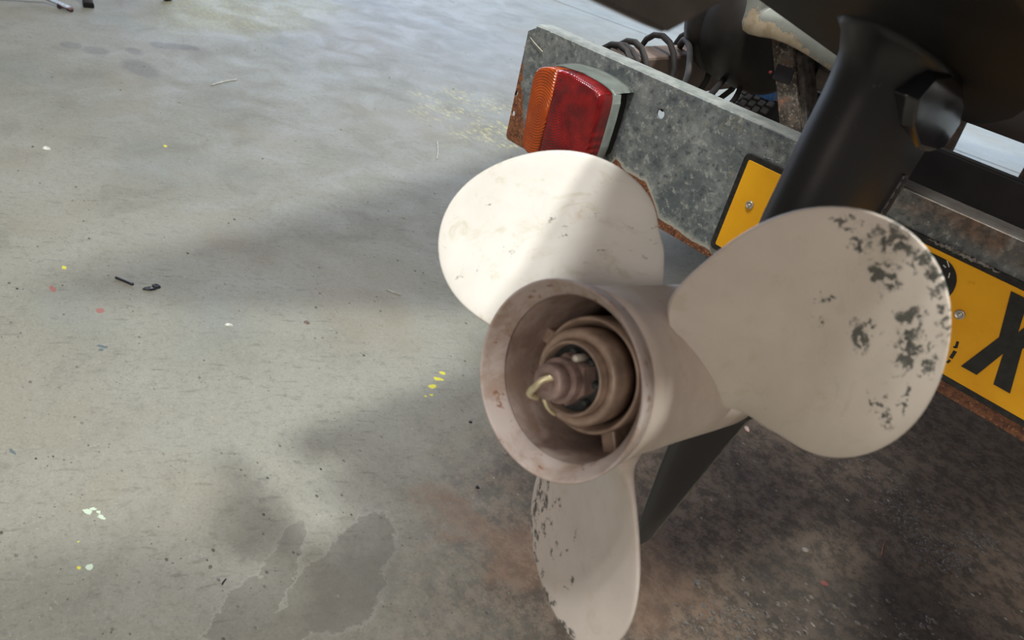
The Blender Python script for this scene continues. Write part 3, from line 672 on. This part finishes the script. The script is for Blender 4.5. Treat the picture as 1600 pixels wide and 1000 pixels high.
sk.color(sk.mix(k, (.024, .023, .025), sk.mix(sk.ramp(sk.noise(v, 200, 4), .4, .6), (.12, .13, .10), (.22, .22, .18)))); frombm('skeg', bm, sk.m, motor, True)
bm = bmesh.new(); foil(bm, [(.02, .15, .325, .020), (.05, .160, .326, .0225), (.09, .155, .323, .0255), (.14, .150, .322, .0265), (.165, .148, .322, .0268), (.178, .145, .322, .0268), (.186, .141, .322, .0270), (.195, .130, .322, .0278), (.2, .116, .322, .030)], 40)
bmesh.ops.remove_doubles(bm, verts=bm.verts, dist=1e-6)
frombm('leg', bm, m_leg, motor, True)
# bulged intake cheek on the starboard side near the plate
bm = bmesh.new()
ck = [(.158, .176), (.166, .192), (.190, .1985), (.222, .1985), (.246, .192), (.264, .181), (.267, .163), (.252, .158), (.215, .155), (.176, .163)]
base = [bm.verts.new(E(a, b, .006)) for a, b in ck]; mx, my = .220, .176
mid_ = [bm.verts.new(E(a, b, .0240)) for a, b in ck]
topv = [bm.verts.new(E(mx + (a - mx) * .93, my + (b - my) * .86, .0300 - .10 * max(0, my - b) * (1 if a > .19 else 0))) for a, b in ck]
for Aq, Bq in ((base, mid_), (mid_, topv)):
    for k in range(len(ck)): bm.faces.new((Aq[k], Aq[(k + 1) % len(ck)], Bq[(k + 1) % len(ck)], Bq[k]))
bm.faces.new(topv); bm.faces.new(base[::-1]); bmesh.ops.recalc_face_normals(bm, faces=bm.faces)
bmesh.ops.bevel(bm, geom=[e for e in bm.edges], offset=.0012, segments=3, affect='EDGES', profile=.6)
frombm('intake_cheek', bm, m_black, motor, True)
bm = bmesh.new()
rot = Matrix((u, (vv * .97 + w * .02).normalized(), (u.cross(vv * .97 + w * .02)).normalized())).transposed()
bbox(bm, tuple(E(.225, .124, .0262)), (.004, .034, .0045), rot, .0012)
sl = frombm('water_intake', bm, m_leg, motor)
for k in range(5):
    bm = bmesh.new(); bbox(bm, tuple(E(.225, .111 + .0065 * k, .0280)), (.0015, .0022, .0045), rot); frombm('slot', bm, m_dkpaint, sl)
ol = [(-.13, .045), (-.10, .075), (0, .089), (.10, .090), (.17, .082), (.225, .067), (.265, .056), (.33, .040), (.393, .020), (.44, .003), (.482, -.018),
      (.475, -.035), (.45, -.060), (.40, -.082), (.342, -.091), (.178, -.088), (0, -.086), (-.10, -.070), (-.13, -.042)]
bm = bmesh.new()
rings = [[bm.verts.new(E(.12 + (a - .12) * s, up, b * s)) for a, b in ol] for up, s in ((.1985, .985), (.2, 1.0), (.205, 1.0), (.207, .985))]
for Aq, Bq in zip(rings, rings[1:]):
    for k in range(len(ol)): bm.faces.new((Aq[k], Aq[(k + 1) % len(ol)], Bq[(k + 1) % len(ol)], Bq[k]))
bm.faces.new(rings[0]); bm.faces.new(rings[-1])
frombm('anti_ventilation_plate', bm, plain('flat_dark_underside', (.0095, .0090, .0095), .5, 0, .3, 20, .1, .12), motor)
bm = bmesh.new()                                        # trim tab under the plate's tail
tt = [(-.115, .152), (-.070, .152), (-.040, .1525), (-.034, .1565), (-.006, .176), (.018, .199), (-.110, .199)]
for Lq in (1,):
    a = [bm.verts.new(E(p, q, .006)) for p, q in tt]; b = [bm.verts.new(E(p, q, -.006)) for p, q in tt]
    for k in range(len(tt)): bm.faces.new((a[k], a[(k + 1) % len(tt)], b[(k + 1) % len(tt)], b[k]))
    bm.faces.new(a); bm.faces.new(b[::-1]); bmesh.ops.recalc_face_normals(bm, faces=bm.faces)
    bmesh.ops.bevel(bm, geom=[e for e in bm.edges], offset=.0015, segments=2, affect='EDGES')
frombm('trim_tab', bm, plain('brown_grey_anode', (.10, .085, .08), .6, .1, .2, 60, .3), motor)
bm = bmesh.new(); foil(bm, [(.205, .05, .32, .045), (.30, .05, .32, .050), (.55, .05, .34, .065), (.62, -.02, .40, .10), (.66, -.05, .46, .13)], 32)
bmesh.ops.remove_doubles(bm, verts=bm.verts, dist=1e-6); frombm('midsection', bm, m_black, motor, True)
bm = bmesh.new(); rings = []
for up, s in ((.655, .80), (.68, .96), (.78, 1.0), (.90, .98), (.97, .85), (1.0, .55)):
    rings.append([bm.verts.new(E(.20 + .285 * s * cos(t) * (abs(cos(t)) ** -.25 if abs(cos(t)) > .05 else 1), up, .165 * s * sin(t) * (abs(sin(t)) ** -.25 if abs(sin(t)) > .05 else 1))) for t in [2 * pi * k / 40 for k in range(40)]])
for Aq, Bq in zip(rings, rings[1:]):
    for k in range(40): bm.faces.new((Aq[k], Aq[(k + 1) % 40], Bq[(k + 1) % 40], Bq[k]))
bm.faces.new(rings[0]); bm.faces.new(rings[-1]); frombm('cowling', bm, m_black, motor, True)
bm = bmesh.new(); q = E(.30, .50)
bbox(bm, (q.x, q.y + .18, q.z), (.16, .42, .14), bev=.01); frombm('transom_bracket', bm, m_black, motor)

# ------------------------------------------------------------------ boat hull
hull = empty('boat_hull', (-.16, .87, H - .13), 'grey painted boat hull edge with flaked beige patch behind the motor', 'boat')
YH = .86
hm = Mat('flaking_hull_paint', .38, 0, .5); g = hm.n('ShaderNodeNewGeometry').outputs['Position']
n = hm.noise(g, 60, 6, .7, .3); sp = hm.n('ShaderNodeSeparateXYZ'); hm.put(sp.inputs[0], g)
c = hm.mix(hm.ramp(hm.noise(g, 18, 4), .35, .65), (.15, .16, .14), (.20, .21, .19))
hq = hm.vec('ADD', hm.mapv(g, rot=(pi / 2, 0, 0)), (0, 0, 0))
cr = hm.n('ShaderNodeCombineXYZ'); hm.put(cr.inputs[0], sp.outputs[0]); hm.put(cr.inputs[1], sp.outputs[2])
wob = hm.vec('MULTIPLY', hm.vec('SUBTRACT', hm.noise(g, 130, 5, .75, col=True), (.5, .5, .5)), (.035, .035, 0))
def hp_(px, py, rx, ry, rot=0): x_, z_ = xz(px, py, YH); return (x_, z_, rx, ry, rot)
k = hm.spots(hm.vec('ADD', cr.outputs[0], wob), [hp_(1180, 42, .018, .010), hp_(1200, 50, .020, .010), hp_(1225, 62, .020, .009, -.1), hp_(1248, 78, .016, .005, -.3), hp_(1175, 28, .010, .010), hp_(1270, 92, .014, .002, -.3), hp_(1297, 112, .014, .003, -.3)], .05)
c = hm.mix(hm.ramp(sp.outputs[0], -.27, -.255), c, (.035, .030, .028))  # shade on the starboard skirt, put into the paint colour
c = hm.mix(k, c, hm.mix(hm.ramp(hm.noise(g, 50, 5, .6), .45, .62), (.33, .27, .19), (.25, .20, .13)))
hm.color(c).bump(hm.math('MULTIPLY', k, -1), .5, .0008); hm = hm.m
low = [(1161, -60), (1161, -20), (1166, 3), (1163, 18), (1158, 34), (1159, 47), (1168, 54), (1185, 58), (1205, 61), (1225, 68), (1245, 78), (1262, 88), (1280, 100), (1298, 112), (1316, 125)]
LO = [xz(px, py, YH) for px, py in low]; zR = xz(1500, 188, YH)[1]
LO += [(-.30, zR - .002), (-.2, zR), (.0, zR), (.45, zR + .01), (.62, zR + .06)]
bm = bmesh.new(); rings = []                            # rolled lip: an outer skin that rounds into a flange
for dy, dz in ((.004, .0), (.001, .0003), (.0, .0015), (.0, .022), (.003, .030), (.012, .038), (.035, .050), (.10, .075), (.16, .12), (.166, .117), (.106, .070), (.040, .044), (.018, .032), (.008, .022), (.005, .010), (.005, .001)):
    row = []
    for i, (x, z) in enumerate(LO):
        a = Vector(LO[max(i - 1, 0)]); b = Vector(LO[min(i + 1, len(LO) - 1)]); t = (b - a).normalized(); nn = Vector((-t.y, t.x)); nn = (nn * .4 + Vector((.45 if x < -.3 else 0, .8))).normalized() if dz > .002 else nn
        
        q = Vector((x, z)) + nn * dz
        row.append(bm.verts.new((q.x, YH + dy, q.y)))
    rings.append(row)
for Aq, Bq in zip(rings, rings[1:] + rings[:1]):
    for i in range(len(Aq) - 1): bm.faces.new((Aq[i], Aq[i + 1], Bq[i + 1], Bq[i]))
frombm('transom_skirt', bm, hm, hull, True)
# unseen hull above the motor; stern outline shaped to cast the long floor shadow
OUT = [(-.965, .82), (-.82, 1.05), (-.51, 1.71), (-.40, 1.30), (-.38, 1.14), (.06, 1.14), (.08, 1.30), (.19, 1.71), (.50, 1.05), (.645, .82), (1.0, 2.77), (.88, 4.2), (.40, 5.1), (-.16, 5.4), (-.72, 5.1), (-1.20, 4.2), (-1.31, 2.77)]
bm = bmesh.new(); rings = []
for z, k_, y_ in ((1.25, .62, 1.18), (1.38, .90, 1.0), (1.44, .99, 1.0), (1.56, 1.0, 1.0), (1.58, .985, 1.0)):
    rings.append([bm.verts.new((-.16 + (x + .16) * k_, 3 + (y - 3) * (k_ if y > 3 or abs(x + .16) > .3 else 1), z)) for x, y in OUT])
for Aq, Bq in zip(rings, rings[1:]):
    for i in range(len(OUT)): bm.faces.new((Aq[i], Aq[(i + 1) % len(OUT)], Bq[(i + 1) % len(OUT)], Bq[i]))
bm.faces.new(rings[0][::-1]); bm.faces.new(rings[-1]); frombm('hull_shadow_shell', bm, m_hull := plain('white_gelcoat', (.55, .56, .54), .3, 0, .1, 6, .05), hull)

# ------------------------------------------------------------------ trailer
tr = empty('boat_trailer', (-.16, 2.0, 0), 'rusty boat trailer frame behind the galvanised board, with cable, roller and wheel', 'trailer')
def beam(name, a, b, wx, hz, mat, bev=.004, par=None):
    a, b = Vector(a), Vector(b); d = b - a; L = d.length; s, t = frame_from(d)
    rot = Matrix((s, d.normalized(), t)).transposed(); bm = bmesh.new(); bbox(bm, tuple((a + b) / 2), (wx, L, hz), rot, bev)
    return frombm(name, bm, mat, par or tr)
ra_ = onY(955, 117, .84); rb_ = onY(1245, 94, 1.38)
rail = beam('side_rail', ra_, rb_ + (rb_ - ra_) * 1.2, .050, .060, m_rail)
end = beam('rail_end_cap', ra_ - (rb_ - ra_).normalized() * .02, ra_ + (rb_ - ra_).normalized() * .012, .042, .054, m_rubber, .008)
# cable wound around the rail
bm = bmesh.new(); dr = (rb_ - ra_).normalized(); s_, t_ = frame_from(dr); pts = []
spec = [(0.0, .040), (.014, .038), (.028, .042), (.085, .050), (.175, .054), (.27, .054)]
L_ = (rb_ - ra_).length
for i in range(len(spec) - 1):
    for k in range(16):
        t = k / 16; al = spec[i][0] * (1 - t) + spec[i + 1][0] * t; rr = spec[i][1] * (1 - t) + spec[i + 1][1] * t
        th = 2 * pi * (i + t) + .8
        pts.append(ra_ + dr * al + s_ * rr * cos(th) * .95 + t_ * rr * sin(th))
tube(bm, pts, .0045, 8); frombm('cable', bm, m_rubber, tr, True)
bm = bmesh.new(); tube(bm, smoothpath([onY(1035, 170, .80), onY(1070, 130, .86), onY(1078, 80, .92), onY(1070, 62, .95), onY(1062, 70, .98)], 6), .0042, 8)
tube(bm, smoothpath([onY(1060, 78, 1.0), onY(1072, 60, .98), onY(1088, 48, .97), onY(1100, 44, .97)], 6), .0042, 8)
tube(bm, smoothpath([onY(1085, 168, .84), onY(1110, 148, .90), onY(1130, 125, .95), onY(1140, 112, .97)], 6), .0046, 8)
tube(bm, smoothpath([onY(1112, 148, .93), onY(1122, 162, .93), onY(1138, 164, .94), onY(1152, 148, .95), onY(1163, 118, .97)], 6), .0038, 8)
frombm('cable', bm, m_rubber, tr, True)
# black roller drum beside the rail
bm = bmesh.new(); rc = onY(1178, 34, 1.00); rax = Vector((.96, -.25, -.05)).normalized(); rs, rt = frame_from(rax)
lathe(bm, [(-.062, .0001), (-.062, .045), (-.060, .066), (-.050, .080), (-.034, .086), (-.012, .087), (-.010, .0845), (-.006, .0845), (-.004, .087), (.030, .085), (.060, .080), (.066, .070), (.066, .0001)], rc, rax, rs, rt, 48)
frombm('keel_roller', bm, m_roller, tr, True)
rl = onY(1094, 44, .98)
bm = bmesh.new(); bbox(bm, tuple(rl), (.02, .02, .028), bev=.004); frombm('roller_clip', bm, m_rubber, tr)
bm = bmesh.new(); tube(bm, [onY(1078, 62, 1.02), onY(1108, 80, 1.0)], .008, 10); frombm('roller_pin', bm, m_rust, tr)
# rusty angle post right of the roller
m_post = Mat('speckled_rusty_steel', .8, .1, .3); v = m_post.tc.outputs['Object']; n = m_post.noise(v, 40, 6, .7)
c = m_post.mix(m_post.ramp(n, .4, .6), (.045, .036, .03), (.13, .108, .088)); c = m_post.mix(m_post.ramp(m_post.noise(v, 200, 5, .7), .54, .62), c, (.25, .225, .19)); c = m_post.mix(m_post.ramp(m_post.noise(v, 22, 5, .7), .56, .64), c, (.28, .10, .045))
m_post.color(c).bump(n, .6, .002); m_post = m_post.m
def slant(name, a, b, wx, wy, mat):
    vs = [Vector(c) + Vector((sx * wx / 2, sy * wy / 2, 0)) for c in (a, b) for sx, sy in ((-1, -1), (1, -1), (1, 1), (-1, 1))]
    bm = bmesh.new(); q = [bm.verts.new(v) for v in vs]
    for f in ((0, 1, 2, 3), (4, 5, 6, 7), (0, 1, 5, 4), (1, 2, 6, 5), (2, 3, 7, 6), (3, 0, 4, 7)): bm.faces.new([q[k] for k in f])
    bmesh.ops.recalc_face_normals(bm, faces=bm.faces)
    bmesh.ops.bevel(bm, geom=bm.edges[:], offset=.001, segments=1, affect='EDGES'); frombm(name, bm, mat, tr)
slant('post_flange', onY(1222, 40, .885), onY(1242, 262, .885), .030, .008, m_post)
slant('post', onY(1246, 40, .905), onY(1264, 262, .905), .024, .034, plain('dark_rusty_post', (.10, .088, .078), .8, .1, .6, 90, .6))
q = onY(1226, 116, .884); bm = bmesh.new(); bbox(bm, tuple(q), (.024, .008, .018), bev=.001); frombm('bracket_hole', bm, m_dkpaint, tr)
q = onY(1204, 113, .872); bm = bmesh.new(); bbox(bm, tuple(q), (.004, .003, .003), bev=.0005); frombm('reflector_chip', bm, plain('red_paint', (.12, .015, .02), .5), tr)
# the pieces seen between the post and the motor leg
m_beige = plain('dusty_beige_metal', (.20, .17, .14), .7, .05, .25, 60, .3)
for nm, a, wd, y, mt in (('bracket', (1296, 128), (.045, .02, .024), .93, m_beige), ('bracket', (1290, 160), (.04, .03, .020), .95, m_dkpaint), ('bracket', (1272, 185), (.05, .02, .026), .95, m_beige), ('bracket', (1284, 210), (.06, .03, .018), .93, m_dkpaint), ('bracket', (1276, 112), (.014, .02, .055), .93, m_dkpaint)):
    q = onY(*a, y); bm = bmesh.new(); bbox(bm, tuple(q), wd, bev=.002); frombm(nm, bm, mt, tr)
# black cross beam right of the leg
zt = H + (xz(1475, 236, .86)[1] - H); xa = -.335
bm = bmesh.new(); bbox(bm, ((xa + .75) / 2, .869, zt - .060), (.75 - xa, .018, .120), bev=.002); frombm('cross_beam', bm, m_dkpaint, tr)
bm = bmesh.new(); bbox(bm, (.0, .80, ZT - .030), (.9, .10, .004)); frombm('board_carrier', bm, m_rust, tr)
# wheel, seen from behind under the blue part
bm = bmesh.new(); wc = Vector((-1.24, 2.66, .30)); X1 = Vector((1, 0, 0)); Y1 = Vector((0, 1, 0)); Z1 = Vector((0, 0, 1))
lathe(bm, [(-.07, .16), (-.085, .20), (-.088, .255), (-.075, .290), (-.05, .298), (.05, .298), (.075, .290), (.088, .255), (.085, .20), (.07, .16)], wc, X1, Y1, Z1, 64, close=True)
tyre = frombm('wheel', bm, m_rubber, tr, True)
bm = bmesh.new()
for k in range(60):
    a = 2 * pi * k / 60
    for xx, wd, of in ((-.062, .022, 0), (-.034, .022, .4), (-.006, .022, 0), (.022, .022, .5), (.050, .022, .2)):
        t = a + of * 2 * pi / 60; c0 = wc + Vector((xx, cos(t) * .303, sin(t) * .303))
        bbox(bm, tuple(c0), (wd, .010, .022), Matrix.Rotation(t, 3, 'X'))
td = frombm('tread', bm, plain('dusty_tread', (.085, .078, .07), .8, 0, .3, 40, .4), tyre); td['kind'] = 'stuff'
bm = bmesh.new(); lathe(bm, [(-.06, .0001), (-.06, .06), (-.03, .10), (-.065, .155), (-.07, .165), (.07, .165), (.065, .155), (.04, .05), (.04, .0001)], wc, X1, Y1, Z1, 32); frombm('wheel_rim', bm, m_galv, tyre, True)
q = onY(1178, 134, 2.35); bm = bmesh.new(); bbox(bm, tuple(q), (.17, .03, .045), bev=.004); frombm('mudguard_strut', bm, plain('blue_paint', (.02, .10, .30), .45), tr)
beam('axle', (-1.25, 2.72, .30), (.0, 2.72, .30), .05, .05, m_rust)
beam('draw_bar', (-.16, .94, H - .30), (-.16, 5.2, .55), .07, .07, m_rust)
beam('hanger', (-.66, 2.72, .32), (-.69, 2.72, rb_.z+.03), .04, .04, m_rust)
beam('cross_member', (-.72, 2.0, ra_.z + .03), (-.12, 2.0, ra_.z), .05, .05, m_rust)
beam('hull_bunk', (-.16, 1.15, H - .24), (-.16, 1.15, H + .10), .05, .05, m_rust)

# ------------------------------------------------------------------ stool feet at the top left
st = empty('metal_stand', tuple(onZ(200, 0)), 'grey metal stand, two rubber-tipped legs just in view at top left', 'stand')
m_tube = plain('grey_tube', (.30, .32, .36), .35, .6, .1, 40, .05)
f1 = onZ(139, 13); f2_ = onZ(265, 2); ctr = Vector((-4.9, 1.35, .62)); f3 = Vector((-5.3, 1.0, 0)); f1.z = f2_.z = 0
for f_, mtp in ((f1, m_rubber), (f2_, m_rubber), (f3, m_rubber)):
    topp = ctr + (f_ - ctr) * .25; topp.z = .62
    bm = bmesh.new(); tube(bm, [f_ + Vector((0, 0, .02)), topp], .013, 12); lg = frombm('leg', bm, m_rubber, st, True)
    dirv = (topp - f_).normalized(); bm = bmesh.new(); tube(bm, [f_ + Vector((0, 0, .006)), f_ + dirv * .012 + Vector((0, 0, .004)), f_ + dirv * .05, f_ + dirv * .055], [.024, .026, .022, .014], 14); frombm('rubber_foot', bm, m_rubber, lg, False)
bm = bmesh.new(); lathe(bm, [(0, .0001), (0, .17), (.03, .17), (.035, .16), (.035, .0001)], Vector((ctr.x, ctr.y, .61)), Z1, X1, Y1, 32); frombm('seat', bm, m_rubber, st, True)
bm = bmesh.new(); a_ = onZ(70, -4, .03); b_ = onZ(112, 14, .014); tube(bm, [onZ(-40, -30, .10), a_, b_], .010, 10)
cab = tag(frombm('air_hose', bm, plain('pale_blue_hose', (.30, .34, .42), .4), None, True), 'pale grey hose end lying beside the stand leg at top left', 'hose')
bm = bmesh.new(); a_ = onZ(92, 9, .012); b_ = onZ(112, 15, .012); tube(bm, [a_, b_], .013, 10)
frombm('brown_tip', bm, plain('brown_tip', (.10, .05, .04), .5), cab, True)

# ------------------------------------------------------------------ litter on the floor
def strip(name, px, r, mat, lab, cat, group=None, z=None):
    bm = bmesh.new(); tube(bm, smoothpath([onZ(a, b) + Vector((0, 0, r * .9)) for a, b in px], 4), r, 6)
    return tag(frombm(name, bm, mat, None, True), lab, cat, group)
m_straw = plain('pale_straw', (.36, .35, .30), .7)
strip('twig', [(181, 435), (186, 437), (208, 446)], .0035, m_dkpaint, 'thin black stick lying in the grey shadow on the left of the floor', 'stick')
strip('straw', [(330, 134), (348, 129), (370, 125)], .0030, m_straw, 'longest pale straw, lying near the top left of the floor', 'straw')
strip('straw', [(683, 249), (684, 235), (683, 221)], .0022, m_straw, 'pale straw pointing away, left of the tail lamp', 'straw')
strip('straw', [(604, 453), (614, 457), (625, 461)], .0014, m_straw, 'short pale straw left of the lit blade tip', 'straw')
strip('splinter', [(353, 905), (349, 910), (347, 914)], .0012, m_dkpaint, 'tiny dark splinter beside the peeled concrete patch', 'splinter')
strip('splinter', [(1383, 845), (1379, 856), (1377, 868)], .0008, plain('reddish_thread', (.30, .11, .07), .7), 'reddish brown splinter on the dark floor at lower right', 'splinter')
def chip(px, py, sx, sy, h, rot, mat, name, lab, cat, group=None, seed=1):
    rnd = random.Random(seed); p = onZ(px, py); bm = bmesh.new(); n = 9
    bot = []; top = []
    for k in range(n):
        t = 2 * pi * k / n; r = rnd.uniform(.75, 1.15); x = sx * r * cos(t); y = sy * r * sin(t)
        X = x * cos(rot) - y * sin(rot); Y = x * sin(rot) + y * cos(rot)
        bot.append(bm.verts.new((p.x + X, p.y + Y, .0002))); top.append(bm.verts.new((p.x + X * .7, p.y + Y * .7, h * rnd.uniform(.6, 1))))
    for k in range(n): bm.faces.new((bot[k], bot[(k + 1) % n], top[(k + 1) % n], top[k]))
    bm.faces.new(top); bm.faces.new(bot[::-1])
    return tag(frombm(name, bm, mat), lab, cat, group)
m_white = plain('white_chip', (.48, .48, .45), .6)
chip(233, 452, .016, .008, .006, 1.2, m_dkpaint, 'debris_chip', 'dark oval chip just right of the black stick', 'debris', None, 2)
chip(245, 448, .013, .009, .006, .3, m_dkpaint, 'debris_chip', 'rounder dark chip, second right of the black stick', 'debris', None, 3)
chip(358, 508, .010, .005, .004, 1.0, m_white, 'debris_chip', 'small white chip below the shadow on the left floor', 'debris', None, 4)
chip(735, 660, .0045, .0035, .005, .3, m_dkpaint, 'pebble', 'small black pebble left of the propeller hub', 'pebble', None, 5)
chip(746, 762, .0050, .0036, .005, .3, m_dkpaint, 'pebble', 'small black pebble left of the lower blade root', 'pebble', None, 6)
chip(479, 504, .010, .006, .004, .3, m_rust, 'debris_chip', 'brown crumb in the middle of the left floor', 'debris', None, 7)
chip(1167, 671, .012, .006, .006, -.5, plain('pink_chip', (.62, .45, .40), .6), 'debris_chip', 'pinkish white chip below the right blade root', 'debris', None, 8)
chip(73, 232, .016, .010, .005, .5, m_white, 'debris_chip', 'white crumb near the left edge of the floor', 'debris', None, 9)
chip(1258, 859, .008, .006, .003, .5, plain('pale_grey_chip', (.22, .20, .18), .7), 'debris_chip', 'pale grey flake on the dark floor below the right blade', 'debris', None, 10)
m_clod = plain('dark_clod', (.11, .095, .085), .6, 0, .4, 200, .7)
chip(1090, 911, .010, .007, .004, 2.2, m_clod, 'dirt_crumb', 'dark crumb alone on the brown floor right of the lower blade tip', 'dirt', None, 60)
def crust(pxs, n, spread, lab, seed):
    rn = random.Random(seed); bm = bmesh.new()
    for i in range(n):
        t = rn.random() * (len(pxs) - 1); k = min(int(t), len(pxs) - 2); t -= k
        px = pxs[k][0] * (1 - t) + pxs[k + 1][0] * t + rn.gauss(0, spread); py = pxs[k][1] * (1 - t) + pxs[k + 1][1] * t + rn.gauss(0, spread)
        p = onZ(px, py); s0 = rn.uniform(.0015, .0060); m = 7; t0 = rn.uniform(0, 6)
        lo = []; hi = []
        for q in range(m):
            a = t0 + 2 * pi * q / m; rr = s0 * rn.uniform(.7, 1.25)
            lo.append(bm.verts.new((p.x + rr * cos(a) * 1.3, p.y + rr * sin(a), .0001))); hi.append(bm.verts.new((p.x + rr * .6 * cos(a) * 1.3, p.y + rr * .6 * sin(a), s0 * rn.uniform(.25, .5))))
        for q in range(m): bm.faces.new((lo[q], lo[(q + 1) % m], hi[(q + 1) % m], hi[q]))
        bm.faces.new(hi)
    o = tag(frombm('dried_crust', bm, m_crust), lab, 'dirt'); o['kind'] = 'stuff'
m_crust = plain('dried_mud_crust', (.085, .07, .058), .65, 0, .5, 150, .6)
crust([(1395, 768), (1420, 820), (1455, 865), (1510, 880)], 330, 11, 'crumbly dried crust along the edge of the dark brown floor at lower right', 3)
crust([(1290, 700), (1340, 730), (1400, 775), (1475, 810)], 110, 14, 'scattered dirt lumps below the right blade', 4)
crust([(1520, 835), (1552, 858)], 60, 7, 'small clump of dried dirt near the right edge of the floor', 5)
crust([(1460, 665), (1500, 695), (1540, 735)], 90, 8, 'thin line of dried dirt under the rusty board edge', 6)
crust([(1070, 985), (1160, 960), (1330, 975), (1480, 990)], 160, 22, 'dirt lumps along the bottom of the dark floor', 7)
bm = bmesh.new(); rnd = random.Random(11)
for i in range(700):
    px = rnd.uniform(0, 1600); py = rnd.uniform(60, 1000); p = onZ(px, py); s = rnd.uniform(.0008, .0024) * (1 + .4 * (p - Vector((0, 0, H))).length)
    n = 5; t0 = rnd.uniform(0, 6); vs = [bm.verts.new((p.x + s * cos(t0 + 2 * pi * k / n) * 1.3, p.y + s * sin(t0 + 2 * pi * k / n) * .8, .0001)) for k in range(n)]
    tp = bm.verts.new((p.x, p.y, s * .7))
    for k in range(n): bm.faces.new((vs[k], vs[(k + 1) % n], tp))
gr = frombm('grit', bm, plain('floor_grit', (.15, .14, .12), .8, 0, .9, 3, .2)); gr['kind'] = 'stuff'; gr['label'] = 'fine grit and dust scattered over the concrete floor'; gr['category'] = 'grit'
